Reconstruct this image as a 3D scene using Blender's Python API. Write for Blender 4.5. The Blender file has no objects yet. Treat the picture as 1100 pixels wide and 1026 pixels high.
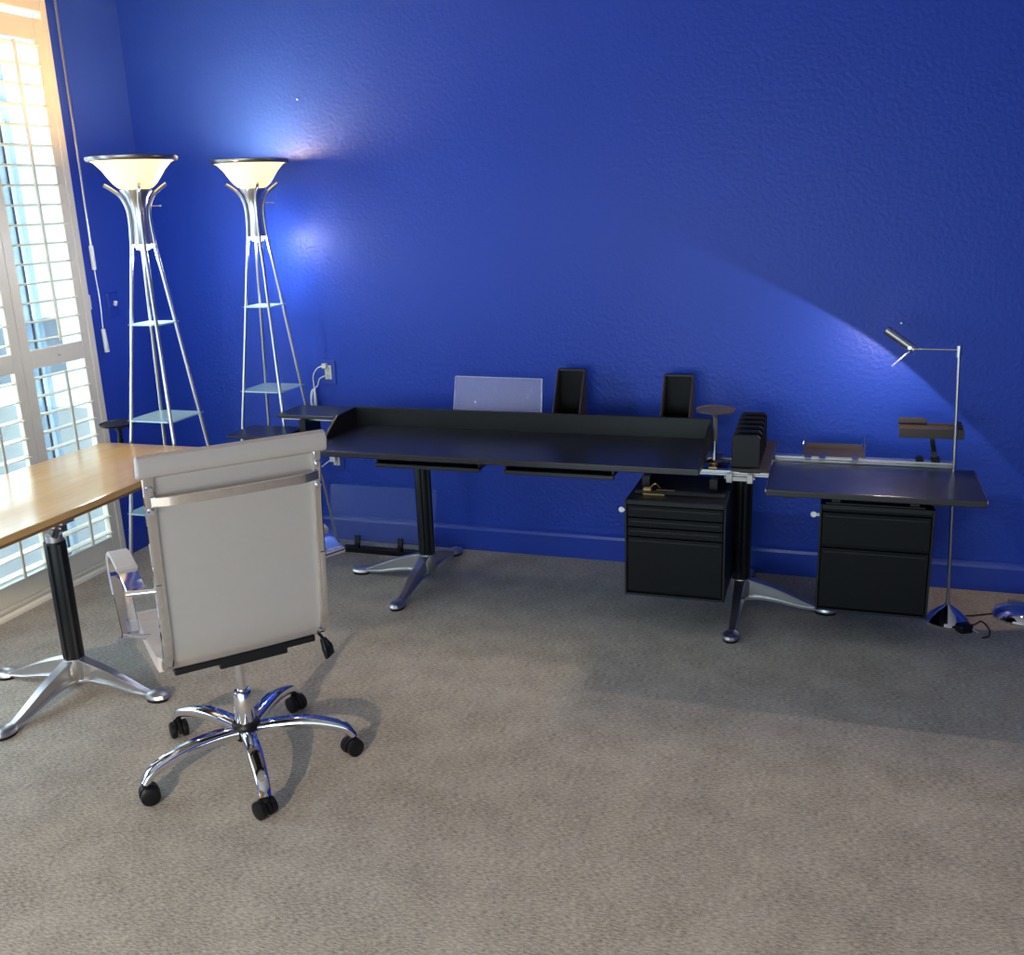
import bpy, bmesh, math, random
from mathutils import Vector, Matrix
random.seed(7)
C = bpy.context.scene.collection
PI = math.pi

# ------------------------------------------------------------------ materials
def new_mat(name):
    m = bpy.data.materials.new(name); m.use_nodes = True
    nt = m.node_tree; b = nt.nodes['Principled BSDF']
    return m, nt, b
def mat(name, col, rough=.5, metal=0., noise=0., nscale=20., bump=0., bscale=80., coat=0., stretch=None, spec=None, bdist=.001):
    m, nt, b = new_mat(name)
    b.inputs['Base Color'].default_value = (*col, 1)
    b.inputs['Roughness'].default_value = rough
    b.inputs['Metallic'].default_value = metal
    b.inputs['Coat Weight'].default_value = coat
    if spec is not None: b.inputs['Specular IOR Level'].default_value = spec
    tc = nt.nodes.new('ShaderNodeTexCoord'); mp = nt.nodes.new('ShaderNodeMapping')
    nt.links.new(tc.outputs['Object'], mp.inputs['Vector'])
    if stretch: mp.inputs['Scale'].default_value = stretch
    n = nt.nodes.new('ShaderNodeTexNoise'); n.inputs['Scale'].default_value = nscale; n.inputs['Detail'].default_value = 4
    nt.links.new(mp.outputs['Vector'], n.inputs['Vector'])
    k = noise if noise else .05
    mix = nt.nodes.new('ShaderNodeMix'); mix.data_type = 'RGBA'
    mix.inputs['A'].default_value = (*[c*(1-k) for c in col], 1)
    mix.inputs['B'].default_value = (*[min(1, c*(1+k)) for c in col], 1)
    nt.links.new(n.outputs['Fac'], mix.inputs['Factor'])
    nt.links.new(mix.outputs['Result'], b.inputs['Base Color'])
    if bump:
        n2 = nt.nodes.new('ShaderNodeTexNoise'); n2.inputs['Scale'].default_value = bscale; n2.inputs['Detail'].default_value = 3
        nt.links.new(mp.outputs['Vector'], n2.inputs['Vector'])
        bp = nt.nodes.new('ShaderNodeBump'); bp.inputs['Strength'].default_value = bump; bp.inputs['Distance'].default_value = bdist
        nt.links.new(n2.outputs['Fac'], bp.inputs['Height']); nt.links.new(bp.outputs['Normal'], b.inputs['Normal'])
    return m
def glass_mat(name, col, alpha_mix, rough=.02):
    # clear sheet: mostly see-through, a faint tinted surface and real reflections
    m, nt, b = new_mat(name)
    out = nt.nodes['Material Output']
    b.inputs['Base Color'].default_value = (*col, 1); b.inputs['Roughness'].default_value = rough
    tr = nt.nodes.new('ShaderNodeBsdfTransparent'); mx = nt.nodes.new('ShaderNodeMixShader')
    fr = nt.nodes.new('ShaderNodeTexNoise'); fr.inputs['Scale'].default_value = 3
    mr = nt.nodes.new('ShaderNodeMapRange'); mr.inputs['To Min'].default_value = alpha_mix*.92; mr.inputs['To Max'].default_value = alpha_mix*1.08
    nt.links.new(fr.outputs['Fac'], mr.inputs['Value']); nt.links.new(mr.outputs['Result'], mx.inputs['Fac'])
    nt.links.new(tr.outputs[0], mx.inputs[1]); nt.links.new(b.outputs[0], mx.inputs[2])
    nt.links.new(mx.outputs[0], out.inputs['Surface'])
    return m
def emis(name, col, s, base=(1, 1, 1)):
    m, nt, b = new_mat(name)
    b.inputs['Base Color'].default_value = (*base, 1); b.inputs['Roughness'].default_value = .35
    b.inputs['Emission Color'].default_value = (*col, 1); b.inputs['Emission Strength'].default_value = s
    n = nt.nodes.new('ShaderNodeTexNoise'); n.inputs['Scale'].default_value = 6
    mr = nt.nodes.new('ShaderNodeMapRange'); mr.inputs['To Min'].default_value = s*.96; mr.inputs['To Max'].default_value = s*1.04
    nt.links.new(n.outputs['Fac'], mr.inputs['Value']); nt.links.new(mr.outputs['Result'], b.inputs['Emission Strength'])
    return m

BLUE = (.013, .050, .39)
M = {}
M['blue'] = mat('blue_wall_paint', BLUE, .42, spec=.3, noise=.06, nscale=3, bump=.55, bscale=55, bdist=.004)
M['blue_trim'] = mat('blue_trim_paint', (.013, .046, .36), .33, noise=.04, nscale=5)
M['bluewall_left'] = mat('blue_wall_paint_side', BLUE, .5, noise=.06, nscale=3, bump=.4, bscale=60, bdist=.002)
M['tan'] = mat('tan_wall_paint', (.66, .40, .13), .7, bump=.2)
M['ceil'] = mat('ceiling_paint', (.62, .60, .56), .8, bump=.2)
M['white_trim'] = mat('white_trim_paint', (.78, .74, .62), .4)
M['shutter'] = mat('shutter_paint', (.72, .67, .54), .32, noise=.04)
M['chrome'] = mat('chrome', (.80, .80, .82), .06, 1., noise=.02)
M['alu'] = mat('polished_aluminium', (.60, .60, .61), .33, 1., noise=.05, nscale=30)
M['satin'] = mat('satin_steel', (.55, .54, .53), .28, 1., noise=.05)
M['dark_steel'] = mat('dark_brushed_steel', (.30, .28, .26), .3, 1., noise=.05)
M['black_metal'] = mat('black_powder_coat', (.006, .007, .008), .42, noise=.2, nscale=120, bump=.15, bscale=400, spec=.35)
M['black_lam'] = mat('black_laminate', (.014, .015, .020), .30, noise=.15, nscale=60, bump=.10, bscale=350, spec=.6)
M['black_edge'] = mat('black_wood_edge', (.010, .011, .011), .45, noise=.2, nscale=40, spec=.3)
M['black_cab'] = mat('black_cabinet_paint', (.0035, .004, .0045), .5, noise=.2, nscale=150, bump=.2, bscale=500, spec=.18)
M['black_plastic'] = mat('black_plastic', (.005, .005, .006), .40, spec=.25)
M['taupe'] = mat('taupe_plastic', (.11, .092, .078), .5, spec=.35)
M['brown_plastic'] = mat('dark_taupe_plastic', (.038, .030, .026), .5, spec=.35)
M['black_rib'] = mat('black_moulded_interior', (.004, .004, .004), .5, bump=.5, bscale=40, stretch=(12, 1, 1), spec=.2)
M['sling'] = mat('white_leatherette', (.55, .47, .405), .45, noise=.03, nscale=30, bump=.08, bscale=260)
M['white_pl'] = mat('white_plastic', (.80, .80, .76), .35)
M['ivory'] = mat('ivory_plastic', (.72, .74, .58), .35)
M['brass'] = mat('brass', (.55, .36, .13), .3, 1.)
M['acrylic'] = glass_mat('clear_acrylic', (.75, .78, .95), .17, .25)
M['acrylic_low'] = glass_mat('clear_acrylic_low', (.45, .52, .7), .055, .1)
M['acryl_edge'] = mat('polished_acrylic_edge', (.72, .78, .9), .2)
M['shelf_glass'] = glass_mat('frosted_shelf_glass', (.55, .80, .82), .82, .2)
M['pane'] = glass_mat('window_pane_glass', (.6, .75, .8), .07, .02)
M['jamb'] = glass_mat('sheer_pale_blue_strip', (.45, .65, .85), .45, .5)
M['gasket'] = mat('black_gasket', (.02, .03, .06), .5)
M['bowl'] = emis('lit_opal_glass', (1., .74, .25), 1.75, base=(.9, .8, .5))
M['down'] = emis('lit_downlight', (1., .97, .92), 90.0)
M['bulb'] = emis('lit_bulb', (1., .85, .55), 25.0)
M['halogen'] = emis('lit_halogen', (1., .88, .7), 30.0)
M['patio'] = mat('patio_stone', (.50, .46, .44), .8, noise=.15)
M['house'] = mat('far_stucco', (.66, .60, .66), .8)
M['fence'] = mat('far_fence', (.24, .25, .30), .8, noise=.2, nscale=6)

def carpet():
    m, nt, b = new_mat('grey_beige_carpet')
    b.inputs['Roughness'].default_value = .95
    b.inputs['Specular IOR Level'].default_value = .1
    tc = nt.nodes.new('ShaderNodeTexCoord')
    def nz(scale, st, det=3, rot=0.):
        mp = nt.nodes.new('ShaderNodeMapping'); mp.inputs['Scale'].default_value = st; mp.inputs['Rotation'].default_value = (0, 0, rot)
        nt.links.new(tc.outputs['Object'], mp.inputs['Vector'])
        n = nt.nodes.new('ShaderNodeTexNoise'); n.inputs['Scale'].default_value = scale; n.inputs['Detail'].default_value = det
        n.inputs['Roughness'].default_value = .65
        nt.links.new(mp.outputs['Vector'], n.inputs['Vector']); return n
    a = nz(170, (.38, 1.3, 1)); c = nz(420, (1, 1, 1)); d = nz(6, (1, 1, 1), 2)
    ad = nt.nodes.new('ShaderNodeMath'); ad.operation = 'MULTIPLY_ADD'
    nt.links.new(a.outputs['Fac'], ad.inputs[0]); ad.inputs[1].default_value = .62
    m2 = nt.nodes.new('ShaderNodeMath'); m2.operation = 'MULTIPLY'; m2.inputs[1].default_value = .38
    nt.links.new(c.outputs['Fac'], m2.inputs[0]); nt.links.new(m2.outputs[0], ad.inputs[2])
    m3 = nt.nodes.new('ShaderNodeMath'); m3.operation = 'MULTIPLY_ADD'; m3.inputs[1].default_value = .16
    nt.links.new(d.outputs['Fac'], m3.inputs[0]); nt.links.new(ad.outputs[0], m3.inputs[2])
    cr = nt.nodes.new('ShaderNodeValToRGB')
    cr.color_ramp.elements[0].position = .44; cr.color_ramp.elements[0].color = (.15, .137, .118, 1)
    cr.color_ramp.elements[1].position = .70; cr.color_ramp.elements[1].color = (.50, .465, .41, 1)
    e = cr.color_ramp.elements.new(.57); e.color = (.33, .305, .265, 1)
    nt.links.new(m3.outputs[0], cr.inputs['Fac']); nt.links.new(cr.outputs['Color'], b.inputs['Base Color'])
    bp = nt.nodes.new('ShaderNodeBump'); bp.inputs['Strength'].default_value = .3; bp.inputs['Distance'].default_value = .002
    nt.links.new(ad.outputs[0], bp.inputs['Height']); nt.links.new(bp.outputs['Normal'], b.inputs['Normal'])
    return m
M['carpet'] = carpet()
def wood():
    m, nt, b = new_mat('honey_maple')
    b.inputs['Roughness'].default_value = .16; b.inputs['Coat Weight'].default_value = .5; b.inputs['Coat Roughness'].default_value = .12
    tc = nt.nodes.new('ShaderNodeTexCoord'); mp = nt.nodes.new('ShaderNodeMapping')
    mp.inputs['Scale'].default_value = (9, 1.0, 9); nt.links.new(tc.outputs['Object'], mp.inputs['Vector'])
    n = nt.nodes.new('ShaderNodeTexNoise'); n.inputs['Scale'].default_value = 3.5; n.inputs['Detail'].default_value = 6; n.inputs['Distortion'].default_value = .6
    nt.links.new(mp.outputs['Vector'], n.inputs['Vector'])
    cr = nt.nodes.new('ShaderNodeValToRGB')
    cr.color_ramp.elements[0].position = .25; cr.color_ramp.elements[0].color = (.72, .41, .13, 1)
    cr.color_ramp.elements[1].position = .68; cr.color_ramp.elements[1].color = (.80, .49, .18, 1)
    nt.links.new(n.outputs['Fac'], cr.inputs['Fac']); nt.links.new(cr.outputs['Color'], b.inputs['Base Color'])
    return m
M['wood'] = wood()
M['wood_edge'] = mat('maple_edge', (.30, .15, .05), .35, noise=.25, nscale=8, stretch=(1, 1, 30))

# ------------------------------------------------------------------ mesh helpers
def BM(): return bmesh.new()
def box(bm, x0, x1, y0, y1, z0, z1, mtx=None):
    vs = [bm.verts.new((x, y, z)) for z in (z0, z1) for y in (y0, y1) for x in (x0, x1)]
    for f in ((0, 2, 3, 1), (4, 5, 7, 6), (0, 1, 5, 4), (2, 6, 7, 3), (0, 4, 6, 2), (1, 3, 7, 5)):
        bm.faces.new([vs[i] for i in f])
    if mtx is not None: bmesh.ops.transform(bm, matrix=mtx, verts=vs)
    return vs
def prism(bm, poly, z0, z1, axis='z'):
    # poly in the plane perpendicular to axis: z:(x,y) y:(x,z) x:(y,z)
    def P(a, b, c):
        return {'z': (a, b, c), 'y': (a, c, b), 'x': (c, a, b)}[axis]
    lo = [bm.verts.new(P(a, b, z0)) for a, b in poly]; hi = [bm.verts.new(P(a, b, z1)) for a, b in poly]
    n = len(poly)
    bm.faces.new(lo[::-1]); bm.faces.new(hi)
    for i in range(n): bm.faces.new((lo[i], lo[(i+1) % n], hi[(i+1) % n], hi[i]))
    return lo+hi
def lathe(bm, prof, seg=40, loc=(0, 0, 0), mtx=None):
    rings = []; vs = []
    for r, z in prof:
        if r < 1e-6:
            v = bm.verts.new((0, 0, z)); rings.append([v]); vs.append(v)
        else:
            ring = [bm.verts.new((r*math.cos(2*PI*i/seg), r*math.sin(2*PI*i/seg), z)) for i in range(seg)]
            rings.append(ring); vs += ring
    for a, b in zip(rings, rings[1:]):
        for i in range(seg):
            j = (i+1) % seg
            if len(a) == 1 and len(b) == 1: continue
            if len(a) == 1: bm.faces.new((a[0], b[i], b[j]))
            elif len(b) == 1: bm.faces.new((a[i], b[0], a[j]))
            else: bm.faces.new((a[i], a[j], b[j], b[i]))
    if mtx is None: mtx = Matrix.Translation(loc)
    bmesh.ops.transform(bm, matrix=mtx, verts=vs)
    return vs
def smooth_path(pts, n=6):
    P = [Vector(p) for p in pts]; out = []
    for i in range(len(P)-1):
        p0 = P[i-1] if i else P[0]*2-P[1]; p1 = P[i]; p2 = P[i+1]; p3 = P[i+2] if i+2 < len(P) else P[-1]*2-P[-2]
        for k in range(n):
            t = k/n
            out.append(.5*((2*p1)+(-p0+p2)*t+(2*p0-5*p1+4*p2-p3)*t*t+(-p0+3*p1-3*p2+p3)*t**3))
    out.append(P[-1]); return out
def lerp_list(v, n):
    if not isinstance(v, (list, tuple)): return [v]*n
    return [v[min(int(i*(len(v)-1)/(n-1)), len(v)-2)] + (v[min(int(i*(len(v)-1)/(n-1)), len(v)-2)+1]-v[min(int(i*(len(v)-1)/(n-1)), len(v)-2)]) * (i*(len(v)-1)/(n-1)-min(int(i*(len(v)-1)/(n-1)), len(v)-2)) for i in range(n)]
def tube(bm, pts, r, seg=12, smooth=0, sq=1.0):
    P = smooth_path(pts, smooth) if smooth else [Vector(p) for p in pts]
    R = lerp_list(r, len(P)); rings = []
    t0 = (P[1]-P[0]).normalized(); up = Vector((0, 0, 1)) if abs(t0.z) < .9 else Vector((1, 0, 0))
    u = t0.cross(up).normalized()
    for i, p in enumerate(P):
        t = (P[min(i+1, len(P)-1)]-P[max(i-1, 0)]).normalized()
        u = (u-t*u.dot(t)).normalized(); v = t.cross(u)
        rings.append([bm.verts.new(p+u*R[i]*math.cos(2*PI*k/seg)+v*R[i]*sq*math.sin(2*PI*k/seg)) for k in range(seg)])
    for a, b in zip(rings, rings[1:]):
        for k in range(seg): bm.faces.new((a[k], a[(k+1) % seg], b[(k+1) % seg], b[k]))
    bm.faces.new(rings[0][::-1]); bm.faces.new(rings[-1])
def strap(bm, pts, w, t, side, smooth=6, closed=False):
    # flat bar: width w along 'side', thickness t in the plane of the path
    P = smooth_path(pts, smooth) if smooth else [Vector(p) for p in pts]
    side = Vector(side).normalized(); W = lerp_list(w, len(P)); T = lerp_list(t, len(P)); rings = []
    for i, p in enumerate(P):
        tg = (P[min(i+1, len(P)-1)]-P[max(i-1, 0)]).normalized(); n = side.cross(tg).normalized()
        a, b = W[i]/2, T[i]/2; c = min(a, b)*.35
        rings.append([bm.verts.new(p+side*x+n*y) for x, y in ((-a+c, -b), (a-c, -b), (a, -b+c), (a, b-c), (a-c, b), (-a+c, b), (-a, b-c), (-a, -b+c))])
    for r0, r1 in zip(rings, rings[1:]):
        for k in range(8): bm.faces.new((r0[k], r0[(k+1) % 8], r1[(k+1) % 8], r1[k]))
    bm.faces.new(rings[0][::-1]); bm.faces.new(rings[-1])
def obj(name, bm, m, parent=None, bevel=0., smooth=None, label=None, kind=None, seg=2):
    bmesh.ops.recalc_face_normals(bm, faces=bm.faces)
    me = bpy.data.meshes.new(name); bm.to_mesh(me); bm.free()
    if isinstance(m, str): m = M[m]
    me.materials.append(m)
    o = bpy.data.objects.new(name, me); C.objects.link(o)
    if parent is not None: o.parent = parent
    if bevel:
        b = o.modifiers.new('bevel', 'BEVEL'); b.width = bevel; b.segments = seg; b.limit_method = 'ANGLE'; b.angle_limit = math.radians(50)
    if smooth:
        for p in me.polygons: p.use_smooth = True
        me.update()
        try:
            me.set_sharp_from_angle(angle=math.radians(smooth))
        except Exception: pass
    if label: o['label'] = label
    if kind: o['kind'] = kind
    return o
def thing(name, label, cat, loc=(0, 0, 0), rz=0., group=None, rot=None):
    o = bpy.data.objects.new(name, None); C.objects.link(o); o.empty_display_size = .05
    o.location = loc; o.rotation_euler = rot if rot else (0, 0, rz); o['label'] = label; o['category'] = cat
    if group: o['group'] = group
    return o
def tag(o, label, cat, group=None):
    o['label'] = label; o['category'] = cat
    if group: o['group'] = group
    return o
def kids(o): return [c for c in C.objects if c.parent == o]
def copy_tree(o, parent=None):
    ch = kids(o); c = o.copy(); C.objects.link(c)
    if parent is not None: c.parent = parent
    for k in ch: copy_tree(k, c)
    return c
def struct(name, bm, m, parent=None, **k):
    return obj(name, bm, m, parent, kind=None if parent else 'structure', **k)

# ------------------------------------------------------------------ room shell
RX, FY, CZ = 6.4, -6.0, 3.0
bm = BM(); box(bm, -.14, RX+.14, FY-.14, .14, -.12, 0); struct('floor', bm, 'carpet')
bm = BM(); box(bm, -.14, RX+.14, FY-.14, .14, CZ, CZ+.1); struct('ceiling', bm, 'ceil')
bm = BM(); box(bm, 0, RX, 0, .14, 0, CZ); struct('wall_back', bm, 'blue')
bm = BM(); box(bm, RX, RX+.14, FY-.14, .14, 0, CZ); struct('wall_right', bm, 'blue')
# left wall with a door-height opening for the shuttered window, added unseen one nearer the camera
WY1, WY0, WZ = -.515, -1.40, 2.60      # shuttered opening
VY1, VY0 = -1.75, -3.05               # second opening, unseen, added for more daylight
bm = BM()
box(bm, -.06, 0, WY1, .14, 0, CZ); box(bm, -.06, 0, VY1, WY0, 0, CZ); box(bm, -.06, 0, FY-.14, VY0, 0, CZ)
box(bm, -.06, 0, WY0, WY1, WZ, CZ); box(bm, -.06, 0, VY0, VY1, 2.3, CZ); box(bm, -.06, 0, VY0, VY1, 0, .3)
struct('wall_left', bm, 'bluewall_left')
# wall behind the camera: added unseen opening, head stepped to shape the floor light
bm = BM()
HL, HR, SX = 1.797, 1.738, 2.56
box(bm, 0, .4, FY-.14, FY, 0, CZ); box(bm, 6.0, RX, FY-.14, FY, 0, CZ)
box(bm, .4, SX, FY-.14, FY, HL, CZ); box(bm, SX, 6.0, FY-.14, FY, HR, CZ)
struct('wall_front', bm, 'tan')
def baseboard(name, x0, x1):
    bm = BM(); prism(bm, [(0, 0), (-.017, 0), (-.017, .105), (-.013, .118), (-.006, .128), (0, .128)], x0, x1, 'x')
    struct(name, bm, 'blue_trim')
baseboard('baseboard_back', .0, RX)
bm = BM(); prism(bm, [(RX, 0), (RX-.017, 0), (RX-.017, .11), (RX-.006, .128), (RX, .128)], FY, 0, 'y'); struct('baseboard_right', bm, 'blue_trim')
bm = BM(); prism(bm, [(0, 0), (.017, 0), (.017, .11), (.006, .128), (0, .128)], -.50, 0, 'y'); struct('baseboard_left', bm, 'blue_trim')
bm = BM(); prism(bm, [(.0, 0), (.052, 0), (.050, .012), (.040, .022), (.0, .026)], -3.4, -.505, 'y'); struct('trim_1', bm, 'white_trim')

# window frame around the shutters
bm = BM()
box(bm, 0, .034, -.55, -.512, .026, 2.60); box(bm, 0, .034, -1.44, -1.40, .026, 2.60)
box(bm, 0, .034, -1.40, -.55, 2.535, 2.60); box(bm, 0, .034, -1.40, -.55, .026, .045)
struct('trim_2', bm, 'shutter', bevel=.004)
bm = BM()
box(bm, 0, .03, VY1, VY1+.06, .24, 2.36); box(bm, 0, .03, VY0-.06, VY0, .24, 2.36); box(bm, 0, .03, VY0, VY1, 2.3, 2.36); box(bm, 0, .03, VY0, VY1, .24, .3)
struct('trim_3', bm, 'shutter', bevel=.004)  # casing of the added second window
# sliding door behind the shutters
w = bpy.data.objects.new('window_1', None); C.objects.link(w); w['kind'] = 'structure'
bm = BM()
box(bm, -.06, -.012, -.533, -.515, 0, 2.60); box(bm, -.06, -.012, -1.40, -1.37, 0, 2.60)
box(bm, -.06, -.012, -1.37, -.533, 2.57, 2.60); box(bm, -.06, -.012, -1.37, -.533, 0, .06)
obj('window_frame', bm, 'white_pl', w, bevel=.003)
bm = BM(); box(bm, -.05, -.03, -.865, -.825, .06, 2.57); obj('door_stile', bm, 'jamb', w, bevel=.003)
bm = BM(); box(bm, -.047, -.035, -.820, -.807, .06, 2.57); obj('weather_strip', bm, 'gasket', w)
bm = BM(); box(bm, -.05, -.03, -.785, -.755, .06, 2.57); obj('door_stile', bm, 'jamb', w, bevel=.003)
bm = BM(); box(bm, -.028, -.022, -1.37, -.533, .06, 2.57); obj('pane', bm, 'pane', w)
w2 = bpy.data.objects.new('added_window', None); C.objects.link(w2); w2['kind'] = 'structure'  # unseen window, added to let more light in
bm = BM(); box(bm, -.05, -.01, VY0, VY0+.05, .3, 2.3); box(bm, -.05, -.01, VY1-.05, VY1, .3, 2.3); box(bm, -.05, -.01, -2.43, -2.37, .3, 2.3)
box(bm, -.05, -.01, VY0, VY1, .3, .35); box(bm, -.05, -.01, VY0, VY1, 2.25, 2.3); obj('window_frame', bm, 'white_pl', w2, bevel=.003)
bm = BM(); box(bm, -.034, -.027, VY0+.05, VY1-.05, .35, 2.25); obj('pane', bm, 'pane', w2)

# ------------------------------------------------------------------ shutters
def shutter(y1, label):
    y0 = y1-.425
    t = thing('plantation_shutter', label, 'shutter', (0.0, y0, .046), group='plantation shutters in the window')
    Z = .046; x0, x1 = .004, .030
    def Q(bm, ya, yb, za, zb, xa=x0, xb=x1): box(bm, xa, xb, ya, yb, za-Z, zb-Z)
    sw = .052
    bm = BM(); Q(bm, 0, sw, .046, 2.505); obj('stile', bm, 'shutter', t, bevel=.003)
    bm = BM(); Q(bm, .425-sw, .425, .046, 2.505); obj('stile', bm, 'shutter', t, bevel=.003)
    for za, zb in ((.046, .138), (1.030, 1.112), (2.417, 2.505)):
        bm = BM(); Q(bm, sw, .425-sw, za, zb); obj('rail', bm, 'shutter', t, bevel=.003)
    me = None
    zs = [.165+.0822*k for k in range(11)]+[1.149+.0828*k for k in range(16)]
    for z in zs:
        if me is None:
            bm = BM(); n = 10; poly = []
            for k in range(2*n):
                a = 2*PI*k/(2*n); poly.append((.034*math.cos(a), .0048*math.sin(a)))
            prism(bm, poly, sw+.002, .425-sw-.002, 'y')
            o = obj('louver', bm, 'shutter', t, smooth=40); me = o.data
        else:
            o = bpy.data.objects.new('louver', me); C.objects.link(o); o.parent = t
        o.location = (.017, 0, z-Z); o.rotation_euler = (0, math.radians(-4), 0)
    for za, zb in ((.15, 1.0), (1.135, 2.40)):
        bm = BM(); Q(bm, .2125-.006, .2125+.006, za, zb, .052, .062); obj('tilt_rod', bm, 'shutter', t, bevel=.002)
    bm = BM(); tube(bm, [(x1, .2125, 1.07-Z), (x1+.012, .2125, 1.07-Z)], .004, 8); obj('catch', bm, 'satin', t)
    return t
shutter(-.545, 'white plantation shutter panel nearest the blue corner, open louvers')
shutter(-.972, 'white plantation shutter panel at the left edge of the photo, beyond the table')

# wand and cord beside the window
t = thing('blind_wand', 'thin metal wand with white grips hanging beside the shutters', 'wand', (.05, -.47, 1.04))
bm = BM(); tube(bm, [(0, 0, .50), (0, 0, 1.72)], .0065, 10); obj('rod', bm, 'satin', t, smooth=40)
bm = BM(); box(bm, -.05, .008, -.012, .012, 1.69, 1.72); obj('bracket', bm, 'satin', t)
bm = BM(); tube(bm, [(0, 0, .39), (0, 0, .50)], .0105, 10); obj('grip', bm, 'white_pl', t, smooth=40)
bm = BM(); tube(bm, [(0, 0, .39), (.003, .004, .25), (0, .0, .11)], .003, 8, 4); obj('cord', bm, 'satin', t)
bm = BM(); tube(bm, [(0, .0, .11), (0, .006, 0)], [.010, .012], 10); obj('handle', bm, 'white_pl', t, smooth=40)
bm = BM(); box(bm, 0, .018, -.508, -.484, 1.245, 1.315); tag(obj('cord_cleat', bm, 'white_pl', bevel=.004), 'small white cord cleat on the blue wall beside the shutters', 'cleat')
# light switch
t = thing('light_switch', 'blue painted switch plate with white toggle on the corner wall', 'switch', (0, -.32, 1.25))
bm = BM(); box(bm, 0, .006, -.04, .04, -.06, .06); obj('plate', bm, 'blue_trim', t, bevel=.003)
bm = BM(); box(bm, .006, .022, -.006, .006, .0, .024, Matrix.Rotation(.3, 4, 'Y')); obj('toggle', bm, 'white_pl', t, bevel=.002)
# outlets on the back wall
def outlet(x, z, label):
    t = thing('wall_outlet', label, 'outlet', (x, 0, z))
    bm = BM(); box(bm, -.039, .039, -.007, 0, -.062, .062); obj('plate', bm, 'blue_trim', t, bevel=.004)
    bm = BM(); box(bm, -.018, .018, -.011, -.006, -.036, .036); obj('receptacle', bm, 'ivory', t, bevel=.003)
    bm = BM()
    for dz in (.018, -.018):
        for dx in (-.006, .006): box(bm, dx-.0012, dx+.0012, -.0117, -.0105, dz-.005, dz+.005)
        lathe(bm, [(0, 0), (.0025, 0), (.0025, .001), (0, .001)], 8, mtx=Matrix.Translation((0, -.0107, dz-.011)) @ Matrix.Rotation(PI/2, 4, 'X'))
    obj('slots', bm, 'black_plastic', t)
    return t
outlet(.985, .881, 'blue wall outlet above the desk shelf with white cords plugged in')
outlet(.99, .435, 'blue wall outlet below the long desk top beside the chair back')
t = thing('power_cord', 'bundled white cords hanging from the upper outlet', 'cord', (.90, -.02, .70))
bm = BM(); tube(bm, [(.075, 0, .215), (.04, -.01, .205), (.008, -.004, .165), (.004, 0, .11), (0, 0, .05), (-.005, 0, -.03)], .0028, 8, 5)
tube(bm, [(.072, 0, .165), (.045, -.01, .150), (.026, 0, .115), (.01, -.004, .09), (.008, 0, -.03)], .0028, 8, 5)
obj('cable', bm, 'white_pl', t, smooth=60)
bm = BM(); pts = []
for k in range(50):
    a = k*.62; pts.append((.012*math.sin(a*1.0)+.004*math.sin(k*.9), -.006+.006*math.cos(a*2), .095-.115*(.5-.5*math.cos(a))))
tube(bm, pts, .0026, 6, 3); obj('coil', bm, 'white_pl', t, smooth=60)
bm = BM(); box(bm, .063, .088, -.016, .008, .203, .227); obj('plug', bm, 'ivory', t, bevel=.004)
t = thing('power_cord', 'white plug and cord in the lower outlet, running behind the chair', 'cord', (.985, -.011, .44))
bm = BM(); box(bm, -.016, .016, -.034, 0, -.016, .016); obj('plug', bm, 'white_pl', t, bevel=.005)
bm = BM(); tube(bm, [(-.01, -.03, -.004), (-.05, -.05, -.035), (-.11, -.055, -.08), (-.17, -.05, -.16), (-.2, -.04, -.30), (-.22, -.04, -.431)], .0032, 8, 5); obj('cable', bm, 'white_pl', t, smooth=60)
for x, z, l in ((.945, 2.163, 'tiny nail high on the blue wall above the second torchiere'), (3.642, 1.137, 'tiny nail on the blue wall above the small swivel lamp head')):
    bm = BM(); lathe(bm, [(0, 0), (.004, 0), (.004, .002), (.0015, .003), (.0015, .01), (0, .01)], 10, mtx=Matrix.Translation((x, -.010, z)) @ Matrix.Rotation(-PI/2, 4, 'X'))
    tag(obj('wall_nail', bm, 'white_pl'), l, 'nail')

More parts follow.
